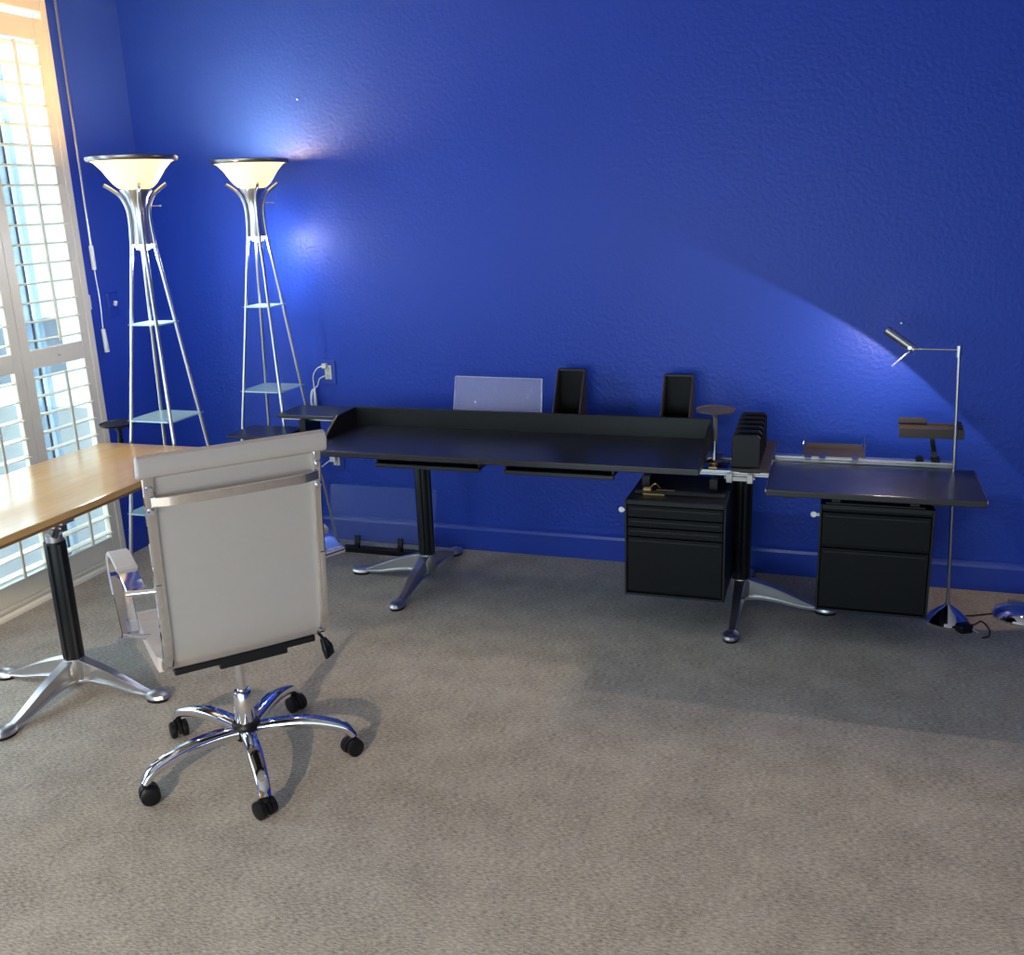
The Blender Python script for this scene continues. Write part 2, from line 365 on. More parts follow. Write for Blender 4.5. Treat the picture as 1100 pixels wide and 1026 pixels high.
# ------------------------------------------------------------------ torchiere lamps
H = 1.89
def torchiere(loc, label):
    t = thing('torchiere_lamp', label, 'floor lamp', loc, group='steel torchiere lamps in the corner')
    def rr(dz): return .045+.134*(dz-.34)
    for k in range(4):
        a = PI/4+k*PI/2; ca, sa = math.cos(a), math.sin(a)
        bm = BM()
        prof = [(.118, H-.100), (.092, H-.118), (.060, H-.148), (.041, H-.20), (.040, H-.27), (.045, H-.34)]
        P = smooth_path([(r*ca, r*sa, z) for r, z in prof], 5)
        P += [Vector((rr(dz)*ca, rr(dz)*sa, H-dz)) for dz in (.5, .8, 1.2, 1.6, H-.012)]
        tube(bm, P, .0075, 12)
        leg = obj('leg', bm, 'satin', t, smooth=50)
        bm = BM(); r = rr(H-.006); lathe(bm, [(0, 0), (.011, 0), (.011, .012), (0, .014)], 12, (r*ca, r*sa, 0)); obj('foot_tip', bm, 'black_plastic', leg)
    # glass shelves, corners nipped at the legs
    for z in (1.235, .84, .44):
        s = rr(H-z)*math.cos(PI/4); c = .022; q = s+.012
        bm = BM(); prism(bm, [(-q+c, -q), (q-c, -q), (q, -q+c), (q, q-c), (q-c, q), (-q+c, q), (-q, q-c), (-q, -q+c)], z, z+.006)
        sh = obj('glass_shelf', bm, 'shelf_glass', t)
        for k in range(4):
            a = PI/4+k*PI/2; r = rr(H-z); bm = BM()
            tube(bm, [((r-.024)*math.cos(a), (r-.024)*math.sin(a), z+.003), ((r+.014)*math.cos(a), (r+.014)*math.sin(a), z+.003)], .003, 8); obj('pin', bm, 'satin', sh)
    # opal bowl
    bm = BM(); pr = [(.050, H-.118), (.066, H-.113), (.083, H-.098), (.100, H-.075), (.120, H-.045), (.145, H-.018), (.166, H-.006)]
    inner = [(r-.004, z+.004) for r, z in pr][::-1]
    lathe(bm, [(0, H-.118)]+pr+inner+[(0, H-.113)], 56); obj('glass_bowl', bm, 'bowl', t, smooth=60)
    bm = BM(); lathe(bm, [(.160, H-.012), (.170, H-.012), (.176, H-.004), (.176, H+.004), (.170, H+.007), (.160, H+.004), (.160, H-.012)], 56); obj('rim', bm, 'dark_steel', t, smooth=50)
    # reflector can between the legs, downlight underneath
    bm = BM(); lathe(bm, [(.0, H-.119), (.062, H-.119), (.060, H-.130), (.046, H-.150), (.033, H-.19), (.029, H-.24), (.033, H-.30), (.037, H-.335), (.034, H-.335), (.028, H-.30), (.0, H-.30)], 40)
    can = obj('reflector_can', bm, 'satin', t, smooth=50)
    bm = BM(); lathe(bm, [(0, H-.327), (.034, H-.327), (.035, H-.336), (.026, H-.352), (0, H-.360)], 28); obj('downlight', bm, 'down', can, smooth=60)
    bm = BM(); tube(bm, [(.038, .02, H-.185), (.075, .04, H-.185)], .0022, 8); lathe(bm, [(0, -.005), (.005, -.003), (.005, .003), (0, .005)], 10, (.077, .041, H-.185)); obj('switch_knob', bm, 'chrome', can)
    return t
L1 = (.70, -.92, 0); L2 = (.812, -.252, 0)
torchiere(L1, 'steel torchiere floor lamp in front, nearer the shuttered window, lit')
torchiere(L2, 'steel torchiere floor lamp against the blue back wall, lit')

# ------------------------------------------------------------------ three-legged column feet and columns
def foot_parts(parent, angs, R=.345, top=.128):
    f = None
    bm = BM(); lathe(bm, [(0, .035), (.030, .035), (.038, .05), (.040, .11), (.038, top), (0, top)], 32)
    hub = obj('foot_hub', bm, 'alu', parent, smooth=40)
    for a in angs:
        mt = Matrix.Rotation(a, 4, 'Z')
        bm = BM()
        web = [(.02, top-.006), (.055, top-.012), (R-.075, .036), (R-.03, .022), (R-.03, .014), (R-.09, .018), (.10, .050), (.06, .046), (.02, .040)]
        vs = prism(bm, web, -.008, .008, 'y'); bmesh.ops.transform(bm, matrix=mt, verts=vs)
        def rot(p): v = mt @ Vector(p); return v
        sd = mt @ Vector((0, 1, 0))
        strap(bm, [rot(p) for p in ((.02, 0, top-.004), (.055, 0, top-.012), (.15, 0, .088), (R-.075, 0, .039), (R-.03, 0, .024))], [.042, .040, .034, .027, .024], .009, sd, 4)
        strap(bm, [rot(p) for p in ((.02, 0, .038), (.07, 0, .046), (.15, 0, .038), (R-.10, 0, .020), (R-.03, 0, .016))], [.048, .044, .036, .030, .026], .010, sd, 4)
        leg = obj('leg', bm, 'alu', parent, smooth=40)
        bm = BM(); lathe(bm, [(0, .009), (.038, .009), (.040, .015), (.036, .024), (.024, .031), (0, .033)], 12, mtx=mt @ Matrix.Translation((R, 0, 0)) @ Matrix.Diagonal((1.15, .85, 1, 1))); obj('toe', bm, 'alu', leg, bevel=.001, smooth=30)
        bm = BM(); lathe(bm, [(0, 0), (.036, 0), (.037, .009), (0, .009)], 20, mtx=mt @ Matrix.Translation((R, 0, 0)) @ Matrix.Diagonal((1.15, .85, 1, 1))); obj('glide', bm, 'black_plastic', leg)
def at(o, loc):
    o.location = loc; return o
def column(parent, loc, ztop, angs):
    c = bpy.data.objects.new('column', None)
    # mesh column in parent coordinates
    bm = BM()
    lathe(bm, [(0, .13), (.036, .13), (.037, .134), (.037, ztop-.004), (.036, ztop), (0, ztop)], 32)
    for s in (-1, 1): box(bm, .6*.037-.006, .6*.037+.004, -.0355, -.028, .134, ztop-.006, Matrix.Rotation(s*.5, 4, 'Z'))
    bmesh.ops.transform(bm, matrix=Matrix.Translation(loc), verts=bm.verts)
    col = obj('column', bm, 'black_metal', parent, smooth=40)
    fb = bpy.data.objects.new('tripod_foot', None)
    foot = thing('tmp', '', '')
    foot_parts(foot, angs)
    # bake into parent: hub keeps the legs as its own pieces
    ks = kids(foot); hub = [k for k in ks if k.name.startswith('foot_hub')][0]
    hub.parent = parent; hub.location = loc
    for k in ks:
        if k is hub: continue
        k.name = 'foot_leg'; k.parent = parent; k.location = loc
    bpy.data.objects.remove(foot)
    return col

# left wooden table ---------------------------------------------------------
TZ = .755
t = thing('table_frame', 'black column table frame on splayed aluminium foot under the wooden top', 'table frame', (.81, -1.745, 0))
column(t, (0, 0, 0), .575, [-PI/2, 0, PI])
bm = BM(); tube(bm, [(0, 0, .575), (0, 0, .60)], .030, 20); obj('column_cap', bm, 'alu', t, smooth=40)
bm = BM(); tube(bm, [(0, 0, .595), (.0, 0, .68)], .014, 14); tube(bm, [(-.05, 0, .625), (.05, 0, .625)], .012, 12); tube(bm, [(.03, -.03, .60), (.03, .03, .66)], .011, 10)
obj('saddle_clamp', bm, 'dark_steel', t, smooth=40)
bm = BM()
for dx in (-.10, .04):
    box(bm, dx, dx+.035, -.98, .60, .66, .70)
box(bm, -.10, .075, -.03, .03, .645, .662)
obj('beam', bm, 'alu', t, bevel=.003)
bm = BM(); box(bm, -.13, .12, -.9, .53, .70, TZ-.034-.001); obj('top_plate', bm, 'black_metal', t)
# wooden top: gently bowed long edges, rounded corners
def top_poly(x0, x1, y0, y1, bow, rad):
    pts = []
    n = 14
    for k in range(n+1):
        s = k/n; y = y0+rad+(y1-y0-2*rad)*s; pts.append((x1+bow*math.sin(PI*s)*1.0, y))
    for k in range(1, 6): a = k/6*PI/2; pts.append((x1-rad+rad*math.cos(a), y1-rad+rad*math.sin(a)))
    for k in range(0, 6): a = PI/2+k/6*PI/2; pts.append((x0+rad+rad*math.cos(a), y1-rad+rad*math.sin(a)))
    for k in range(n+1):
        s = 1-k/n; y = y0+rad+(y1-y0-2*rad)*s; pts.append((x0-bow*math.sin(PI*s), y))
    for k in range(1, 6): a = PI+k/6*PI/2; pts.append((x0+rad+rad*math.cos(a), y0+rad+rad*math.sin(a)))
    for k in range(0, 6): a = 1.5*PI+k/6*PI/2; pts.append((x1-rad+rad*math.cos(a), y0+rad+rad*math.sin(a)))
    return pts
t = thing('wooden_tabletop', 'honey maple tabletop with rounded corners at the window, chair pulled up', 'tabletop', (0, 0, TZ-.034))
pl = top_poly(.475, 1.035, -2.75, -1.06, .02, .03)
bm = BM(); prism(bm, pl, .010, .034); obj('maple_slab', bm, 'wood', t, bevel=.004)
cx, cy = .755, -1.9
bm = BM(); prism(bm, [(cx+(x-cx)*.992, cy+(y-cy)*.997) for x, y in pl], .0, .010); obj('under_lip', bm, 'wood_edge', t, bevel=.002)

def disc_tray(loc, label, mname, post, base_z):
    # loc = centre of the disc top; post straight down
    t = thing('round_swivel_tray', label, 'tray', (loc[0], loc[1], base_z), group='round swivel trays on posts')
    h = loc[2]-base_z
    bm = BM(); lathe(bm, [(0, h-.010), (.055, h-.011), (.074, h-.006), (.078, h+.003), (.075, h+.004), (.071, h-.001), (0, h-.001)], 48); obj('dish', bm, mname, t, smooth=50)
    bm = BM(); tube(bm, [(0, 0, h*.42), (0, 0, h-.012)], .009, 16); lathe(bm, [(0, h-.03), (.011, h-.03), (.022, h-.011), (0, h-.011)], 20); obj('post', bm, mname, t, smooth=50)
    return t, h
# its round tray near the far end
t, h = disc_tray((.507, -.990, .820), 'round black swivel tray on a post past the far end of the wooden tabletop', 'black_plastic', 0, .70)
bm = BM(); tube(bm, [(0, 0, 0), (0, 0, h*.45)], .012, 16); prism(bm, [(-.012, .012), (.012, .012), (.20, -.11), (.20, -.14), (.165, -.14)], -.004, .010); obj('socket', bm, 'black_plastic', t, smooth=40)

# ------------------------------------------------------------------ long desk frame
t = thing('desk_frame', 'aluminium beam frame on two black columns with splayed feet along the wall', 'desk frame', (0, 0, 0))
column(t, (1.655, -.435, 0), .578, [PI, -PI/2, PI/2])
column(t, (3.065, -.410, 0), .566, [0, -PI/2, PI/2])
ZB = .600
for yy in (-.495, -.300):
    bm = BM(); 
    prof = [(yy-.016, ZB-.006), (yy+.016, ZB-.006), (yy+.016, ZB-.001), (yy+.011, ZB+.001), (yy+.011, ZB+.005), (yy+.016, ZB+.007), (yy+.016, ZB+.014), (yy-.016, ZB+.014), (yy-.016, ZB+.007), (yy-.011, ZB+.005), (yy-.011, ZB+.001), (yy-.016, ZB-.001)]
    prism(bm, prof, .96, 3.17 if yy < -.4 else 3.858, 'x'); obj('beam_rail', bm, 'alu', t)
bm = BM(); box(bm, 3.18, 3.858, -.345, -.285, .618, .626); box(bm, 3.18, 3.858, -.322, -.285, .626, .637); obj('top_rail', bm, 'alu', t, bevel=.002)
for xx in (1.03, 1.655, 2.3, 2.98, 3.065):
    bm = BM(); box(bm, xx-.02, xx+.02, -.479, -.316, ZB-.006, ZB+.008); obj('cross_tie', bm, 'black_metal', t, bevel=.002)
for xx, zt in ((1.655, .578), (3.065, .566)):
    bm = BM(); lathe(bm, [(0, zt), (.022, zt), (.020, zt+.012), (.012, zt+.018), (0, zt+.018)], 20, (xx, -.42, 0)); box(bm, xx-.045, xx+.045, -.52, -.505, ZB-.026, ZB-.007); obj('saddle_clamp', bm, 'alu', t, bevel=.002)
bm = BM()
for xx in (3.02, 3.10): box(bm, xx-.012, xx+.012, -.535, -.523, ZB-.03, ZB+.006)
box(bm, 3.0, 3.12, -.53, -.522, ZB-.016, ZB-.006); obj('rail_bracket', bm, 'satin', t, bevel=.002)

# main work surface
DX0, DX1, DY0, DY1, DZ = 1.262, 2.935, -.785, -.300, .688
t = thing('work_surface', 'long black laminate desk top with raised rear and side panels', 'desk top', (0, 0, 0))
bm = BM(); prism(bm, [(DX0, DY0), (DX1, DY0), (DX1, DY1), (DX0, DY1)], DZ-.026, DZ); obj('slab', bm, 'black_lam', t, bevel=.004, seg=3)
bm = BM(); box(bm, DX0+.003, DX1-.003, DY1, DY1+.016, DZ-.02, DZ+.086); obj('rear_panel', bm, 'black_edge', t, bevel=.003)
for xs, nm in ((DX0, 0), (DX1-.016, 1)):
    poly = [(DY1, DZ), (DY1, DZ+.086), (-.475, DZ+.084), (-.60, DZ+.012), (-.61, DZ)] if nm == 0 else [(DY1, DZ), (DY1, DZ+.086), (-.43, DZ+.084), (-.66, DZ+.012), (-.67, DZ)]
    bm = BM(); prism(bm, poly, xs, xs+.016, 'x'); obj('side_panel', bm, 'black_edge', t, bevel=.003)
bm = BM()
for xx in (1.45, 2.10, 2.7):
    box(bm, xx-.03, xx+.03, -.54, -.28, ZB+.014, DZ-.026)
obj('mounting_block', bm, 'black_metal', t)

# two pencil trays below the front edge
def pencil_tray(x0, x1, label, mark):
    t = thing('pencil_tray', label, 'tray', (x0, -.738, DZ-.028), group='shallow trays under the long desk top')
    w = x1-x0
    bm = BM(); box(bm, 0, w, .0, .30, -.034, -.028); box(bm, 0, .006, 0, .30, -.034, -.001); box(bm, w-.006, w, 0, .30, -.034, -.001); box(bm, 0, w, .294, .30, -.034, -.001)
    obj('bin', bm, 'black_metal', t)
    bm = BM(); box(bm, -.004, w+.004, -.014, .006, -.042, -.024); obj('front_lip', bm, 'black_lam', t, bevel=.004)
    if mark:
        bm = BM(); box(bm, w*.28, w*.58, .288, .2935, -.020, -.012); obj('maker_label', bm, 'satin', t, label='thin pale label strip')
pencil_tray(1.585, 2.045, 'black shallow tray under the long desk top above its left column', False)
pencil_tray(2.155, 2.600, 'black shallow tray under the long desk top, right one with pale label strip', True)

# right lower work surface
t = thing('work_surface', 'short black desk top at the right, lit by the swivel lamp', 'desk top', (0, 0, 0))
RZ = .622
bm = BM(); prism(bm, [(3.178, -.776), (3.920, -.776), (3.920, -.362), (3.178, -.362)], RZ-.024, RZ); obj('slab', bm, 'black_lam', t, bevel=.003, seg=3)
bm = BM(); box(bm, 3.1755, 3.178, -.773, -.365, RZ-.010, RZ+.0006); obj('edge_strip', bm, 'satin', t); bm = BM(); box(bm, 3.920, 3.9225, -.773, -.365, RZ-.010, RZ+.0006); obj('edge_strip', bm, 'satin', t)
bm = BM(); box(bm, 3.24, 3.28, -.74, -.288, .584, RZ-.024); obj('support_arm', bm, 'black_metal', t); bm = BM(); box(bm, 3.75, 3.79, -.74, -.288, .584, RZ-.024); obj('support_arm', bm, 'black_metal', t)

# file cabinets hung under the beam
def cabinet(x0, x1, y0, y1, z0, z1, label, fronts, grooves):
    t = thing('file_cabinet', label, 'file cabinet', (x0, y0, z0), group='black file cabinets under the desk')
    w, d, h = x1-x0, y1-y0, z1-z0
    bm = BM(); box(bm, 0, w, .02, d, 0, h); obj('case', bm, 'black_cab', t, bevel=.006)
    bm = BM(); box(bm, 0, .008, 0, .02, 0, h); box(bm, w-.008, w, 0, .02, 0, h); box(bm, .008, w-.008, 0, .02, 0, .008); box(bm, .008, w-.008, 0, .02, h-.018, h); obj('front_frame', bm, 'black_edge', t, bevel=.002)
    for (a, b) in fronts:
        bm = BM(); box(bm, .010, w-.010, .002, .02, a*h+.002, b*h-.002); dr = obj('drawer', bm, 'black_cab', t, bevel=.003)
        bm = BM(); box(bm, .02, w-.02, -.003, .003, b*h-.018, b*h-.010); obj('finger_pull', bm, 'black_edge', dr, bevel=.0015)
    bm = BM(); tube(bm, [(-.001, .045, h-.055), (-.012, .045, h-.055)], .006, 12); lathe(bm, [(0, -.002), (.011, -.002), (.011, .002), (0, .002)], 20, mtx=Matrix.Translation((-.022, .045, h-.055)) @ Matrix.Rotation(PI/2, 4, 'X')); obj('key', bm, 'white_pl', t, label='small pale key')
    return t
c1 = cabinet(2.648, 3.036, -.760, -.36, .152, .545, 'black hanging file cabinet under the right end of the long desk', [(.04, .62), (.62, .72), (.72, .82), (.82, .95)], 0)
c2 = cabinet(3.371, 3.765, -.715, -.34, .140, .560, 'black hanging file cabinet under the short right desk', [(.03, .60), (.62, .93)], 0)
# hanger brackets belonging to the cabinets
bm = BM(); box(bm, .03, .06, .20, .42, .393, .43); box(bm, .30, .33, .20, .42, .393, .43); box(bm, .02, .37, .10, .13, .393, .40); obj('hanger', bm, 'black_metal', c1)
bm = BM(); box(bm, .05, .08, .12, .145, .393, .408); box(bm, .055, .14, .085, .09, .393, .397); tube(bm, [(.07, .16, .40), (.09, .17, .415), (.11, .16, .40)], .004, 8, 4); tube(bm, [(.10, .14, .398), (.17, .14, .398)], .0025, 8); obj('clasp', bm, 'brass', c1, label='brass catch')
bm = BM(); box(bm, .04, .07, .02, .36, .42, .444); box(bm, .31, .34, .02, .36, .42, .444); box(bm, .02, .36, .01, .16, .42, .425); obj('hanger', bm, 'black_metal', c2)

# small shelves at the left end of the beam
t = thing('side_shelf', 'small black shelf raised left of the long desk, under the outlet', 'shelf', (.948, -.463, .745), group='small black shelves left of the long desk')
bm = BM(); box(bm, 0, .30, 0, .22, 0, .016); obj('board', bm, 'black_lam', t, bevel=.003)
bm = BM(); box(bm, .13, .16, -.02, .12, -.1265, 0); obj('bracket', bm, 'black_metal', t)
bm = BM(); box(bm, .02, .28, .02, .19, -.010, .0); obj('runner', bm, 'satin', t)
t = thing('side_shelf', 'lower black shelf behind the chair back, left of the raised shelf', 'shelf', (.768, -.613, .676), group='small black shelves left of the long desk')
bm = BM(); box(bm, 0, .285, 0, .22, 0, .014); obj('board', bm, 'black_lam', t, bevel=.003)
bm = BM(); box(bm, .22, .25, .08, .20, -.0575, 0); obj('bracket', bm, 'black_metal', t)

# things standing behind and beside the long desk ----------------------------
t = thing('acrylic_panel', 'clear acrylic sheet leaning behind the long black desk', 'panel', (0, 0, 0))
def sheet(bm, a, b, c, d, th):
    A, B, Cc, D = map(Vector, (a, b, c, d)); n = (B-A).cross(D-A).normalized()*th
    lo = [bm.verts.new(p) for p in (A, B, Cc, D)]; hi = [bm.verts.new(p+n) for p in (A, B, Cc, D)]
    bm.faces.new(lo); bm.faces.new(hi[::-1])
    for i in range(4): bm.faces.new((lo[i], hi[i], hi[(i+1) % 4], lo[(i+1) % 4]))
a0, b0, c0, d0 = Vector((1.755, -.272, .622)), Vector((2.160, -.272, .622)), Vector((2.127, -.10, .889)), Vector((1.708, -.10, .893))
a0.x, b0.x = 1.745, 2.165
bm = BM(); sheet(bm, a0, b0, c0, d0, .005); obj('clear_sheet', bm, 'acrylic', t)
bm = BM(); tube(bm, [b0+Vector((.002, -.004, 0)), c0+Vector((.002, -.004, 0))], .0028, 6); tube(bm, [a0+Vector((-.002, -.004, 0)), d0+Vector((-.002, -.004, 0))], .0012, 6); tube(bm, [d0+Vector((0, -.003, 0)), c0+Vector((0, -.003, 0))], .0012, 6); obj('polished_edge', bm, 'acryl_edge', t)
bm = BM(); box(bm, 1.80, 2.10, -.300, -.262, .6185, .628); obj('foot_clip', bm, 'black_plastic', t)

def file_box(x0, x1, zt, label):
    t = thing('file_holder', label, 'file holder', (x0, 0, .6185), group='black open file holders behind the desk')
    w = x1-x0; h = zt-.6185
    yb, yf, yt = -.095, -.285, -.130
    for xs in (0, w-.006):
        bm = BM(); prism(bm, [(yb, 0), (yf, 0), (yf, .06), (yt, h), (yb, h)], xs, xs+.006, 'x'); obj('side', bm, 'brown_plastic', t, bevel=.0015)
    bm = BM(); box(bm, .006, w-.006, yb-.006, yb, 0, h); obj('back', bm, 'black_rib', t)
    bm = BM(); box(bm, .006, w-.006, yt, yb, h-.006, h); obj('top_edge', bm, 'brown_plastic', t)
    bm = BM(); box(bm, .006, w-.006, yf, yb, 0, .006); box(bm, .006, w-.006, yf, yf+.005, .006, .06); obj('base', bm, 'brown_plastic', t)
file_box(2.210, 2.338, .940, 'black open file holder behind the desk, nearer the acrylic sheet')
file_box(2.690, 2.818, .925, 'black open file holder behind the desk, beside the round tray')

t, h = disc_tray((2.948, -.420, .840), 'round taupe swivel tray on a post between the two desk tops', 'taupe', 0, .6185)
bm = BM(); tube(bm, [(0, 0, .012), (0, 0, h*.45)], [.010, .008], 16); obj('sleeve', bm, 'alu', t, smooth=40, label='bright metal sleeve')
bm = BM(); lathe(bm, [(0, 0), (.034, 0), (.034, .008), (.02, .014), (0, .014)], 24); box(bm, -.011, .02, -.09, .135, 0, .006); obj('clamp', bm, 'brass', t, smooth=40)

t = thing('sorter_shelf', 'narrow black shelf bridging the two desks under the slotted sorter', 'shelf', (3.03, -.60, .634))
bm = BM(); box(bm, .0, .146, 0, .48, 0, .014); obj('board', bm, 'brown_plastic', t, bevel=.003)
bm = BM(); box(bm, .03, .11, .05, .33, -.0155, 0); obj('bracket', bm, 'black_metal', t)
t = thing('slotted_sorter', 'black slotted file sorter with five dividers beside the round tray', 'sorter', (3.032, -.58, .648))
SW = .108
for k in range(6):
    y = k*.064; hh = .130+.004*k
    bm = BM(); c = .012
    prism(bm, [(0, 0), (SW, 0), (SW, hh-c), (SW-c, hh), (c, hh), (0, hh-c)], y, y+.012, 'y'); obj('divider', bm, 'black_plastic', t, bevel=.003)
    if k < 5:
        bm = BM(); box(bm, .012, SW-.012, y+.012, y+.064, .0, hh-.03); obj('slot_block', bm, 'black_rib', t)
bm = BM(); box(bm, SW-.001, SW+.001, .0, .332, 0, .006); obj('base_edge', bm, 'brown_plastic', t)

t = thing('paper_tray', 'shallow dark letter tray with wire ends behind the short desk', 'tray', (3.29, -.33, .637))
bm = BM(); box(bm, 0, .235, 0, .15, .0, .005); prism(bm, [(.146, 0), (.15, 0), (.158, .022), (.154, .023)], .005, .23, 'x'); obj('bed', bm, 'brown_plastic', t, bevel=.001)
bm = BM()
for xx in (0, .235):
    tube(bm, [(xx, 0, .002), (xx, 0, .055), (xx, .008, .062)], .0016, 6); tube(bm, [(xx, .15, .002), (xx, .155, .055)], .0016, 6)
tube(bm, [(0, 0, .003), (.235, 0, .003)], .0035, 8)
obj('wire_frame', bm, 'satin', t)
bm = BM()
for xx in (.02, .075, .20): box(bm, xx-.012, xx+.012, -.035, .02, .0005, .007)
obj('clip', bm, 'dark_steel', t)

t = thing('arm_shelf', 'dark narrow shelf on an arm beside the swivel lamp pole', 'shelf', (3.77, -.30, .637))
bm = BM(); box(bm, -.122, .112, .0, .11, 0.112, 0.119); box(bm, -.122, .112, -.004, .0, 0.089, 0.127); box(bm, -.122, .112, .106, .11, 0.119, 0.127); obj('tray_body', bm, 'brown_plastic', t, bevel=.001)
bm = BM(); box(bm, -.122, -.02, .098, .112, 0.127, 0.147); obj('book_stop', bm, 'brown_plastic', t, bevel=.001)
bm = BM(); box(bm, .085, .108, .01, .10, 0.119, 0.139); obj('end_block', bm, 'black_plastic', t, bevel=.001)
bm = BM(); strap(bm, [(-.002, .045, .114), (.006, .035, .06), (.016, -.01, .004)], .018, .010, (1, 0, 0), 5); obj('arm', bm, 'black_metal', t)
bm = BM(); box(bm, .0, .032, -.03, .02, 0, .014); obj('rail_clamp', bm, 'black_plastic', t, bevel=.002); bm = BM(); box(bm, -.055, -.028, -.03, .02, 0, .014); obj('rail_clamp', bm, 'black_plastic', t, bevel=.002)

# ------------------------------------------------------------------ swivel floor lamp at the right
PX, PY = 3.870, -.375
t = thing('swivel_floor_lamp', 'slim chrome swivel floor lamp with cone base at the short desk', 'floor lamp', (PX, PY, 0))
bm = BM(); lathe(bm, [(0, 0), (.082, 0), (.084, .006), (.066, .028), (.040, .050), (.016, .066), (.009, .072), (0, .072)], 48); obj('cone_base', bm, 'chrome', t, smooth=40)
bm = BM(); tube(bm, [(0, 0, .068), (-.020, 0, .58), (-.040, 0, 1.088)], .0062, 14); obj('pole', bm, 'satin', t, smooth=40)
bm = BM(); tube(bm, [(0, 0, .066), (0, 0, .084)], .010, 14); obj('collar', bm, 'satin', t, smooth=40)
bm = BM(); tube(bm, [(-.04, 0, 1.058), (-.04, 0, 1.100)], .010, 14); obj('joint', bm, 'satin', t, smooth=40)
bm = BM(); tube(bm, [(-.040, 0, 1.085), (-.205, .0, 1.086)], .0036, 10); lathe(bm, [(0, -.006), (.006, -.006), (.006, .006), (0, .006)], 12, mtx=Matrix.Translation((-.175, 0, 1.086)) @ Matrix.Rotation(PI/2, 4, 'Y')); obj('arm', bm, 'satin', t, smooth=40)
# trough head: half tube, open towards lower left, lying along its own axis
hd = Vector((3.665-PX, 0, 1.090)); tl = Vector((3.570-PX, 0, 1.158))
ax = (tl-hd).normalized(); dn = Vector((-ax.z, 0, ax.x)); dn = dn if dn.z < 0 else -dn
lamp_down = dn.copy()
dn = (dn*.55+Vector((0, .835, 0))).normalized(); sdv = ax.cross(dn).normalized()
bm = BM(); rings = []
L = (tl-hd).length
for s in (-.010, L):
    ro, ri = .0165, .0145; ring = []
    for k in range(13):
        a = PI*k/12; ring.append((ro*math.cos(a), ro*math.sin(a)))
    for k in range(13):
        a = PI*(12-k)/12; ring.append((ri*math.cos(a), ri*math.sin(a)))
    rings.append([bm.verts.new(hd+ax*s+sdv*u-dn*v) for u, v in ring])
n = 26
for k in range(n): bm.faces.new((rings[0][k], rings[0][(k+1) % n], rings[1][(k+1) % n], rings[1][k]))
for r in rings:
    for k in range(12): bm.faces.new((r[k], r[k+1], r[24-k], r[25-k]))
head = obj('lamp_head', bm, 'satin', t, smooth=50)
bm = BM(); 
for s in (-.010, L-.002):
    vs = [hd+ax*s+sdv*(.016*math.cos(PI*k/12))-dn*(.016*math.sin(PI*k/12)) for k in range(13)]
    lo = [bm.verts.new(v) for v in vs]; hi = [bm.verts.new(v+ax*.002) for v in vs]
    bm.faces.new(lo); bm.faces.new(hi[::-1])
    for k in range(13): bm.faces.new((lo[k], lo[(k+1) % 13], hi[(k+1) % 13], hi[k]))
obj('end_cap', bm, 'satin', head)
bc = hd+ax*L*.38
bm = BM(); tube(bm, [hd+ax*.018+dn*.001, hd+ax*(L-.03)+dn*.001], .0042, 10); obj('halogen_tube', bm, 'halogen', head)
bm = BM(); e = Vector((3.600-PX, 0, 1.020)); strap(bm, [hd+lamp_down*.004+ax*-.004, e], .016, .003, (0, 1, 0), 0); obj('handle', bm, 'satin', t)
bm = BM(); lathe(bm, [(0, -.012), (.007, -.012), (.009, 0), (.007, .012), (0, .012)], 16, mtx=Matrix.Translation(hd+Vector((-.008, -.014, .004))) @ Matrix.Rotation(PI/2, 4, 'X')); obj('pivot', bm, 'chrome', t, smooth=50)
# floor dimmer and cable
t = thing('cord_dimmer', 'black inline dimmer lying on the carpet by the lamp base', 'dimmer', (3.925, -.470, 0), rz=.5)
bm = BM(); box(bm, -.028, .028, -.022, .022, 0, .034); obj('body', bm, 'black_plastic', t, bevel=.008, seg=3)
bm = BM(); tube(bm, [(.020, -.018, .018), (.040, -.030, .004)], .0035, 8); obj('pin', bm, 'satin', t)
bm = BM(); tube(bm, [(3.925, -.455, .02), (3.97, -.40, .006), (4.0, -.36, .004), (4.02, -.43, .004), (4.01, -.50, .004), (3.985, -.52, .004)], .0028, 8, 6)
tube(bm, [(3.94, -.34, .012), (3.99, -.30, .004), (4.03, -.28, .004), (4.06, -.27, .006)], .0028, 8, 6)
tag(obj('lamp_cable', bm, 'black_plastic', smooth=60), 'thin black cable looping on the carpet between the two lamp bases', 'cable')
t = thing('pole_lamp', 'second pole lamp with added unseen pole and head, its dark chrome disc base cut by the right photo edge', 'floor lamp', (4.155, -.265, 0))
bm = BM(); lathe(bm, [(0, 0), (.102, 0), (.106, .008), (.096, .026), (.06, .040), (.02, .048), (0, .050)], 56); obj('base', bm, 'chrome', t, smooth=40)
bm = BM(); tube(bm, [(-.045, .055, .044), (.02, .02, .058), (.06, .0, .056)], .004, 8); obj('swing_rod', bm, 'satin', t)
bm = BM(); tube(bm, [(.03, 0, .046), (.03, 0, 1.25)], .006, 12); obj('pole', bm, 'satin', t, smooth=40)  # unseen pole, made up to carry the added head
bm = BM(); lathe(bm, [(.012, .05), (.030, .0), (.034, -.03), (.032, -.03), (.028, .0), (.0, .045)], 28, mtx=Matrix.Translation((.03, .03, .95)) @ Matrix.Rotation(-.22, 4, 'Y') @ Matrix.Rotation(.12, 4, 'X')); obj('added_shade', bm, 'satin', t, smooth=40)  # unseen shade, added to go with the floor spot

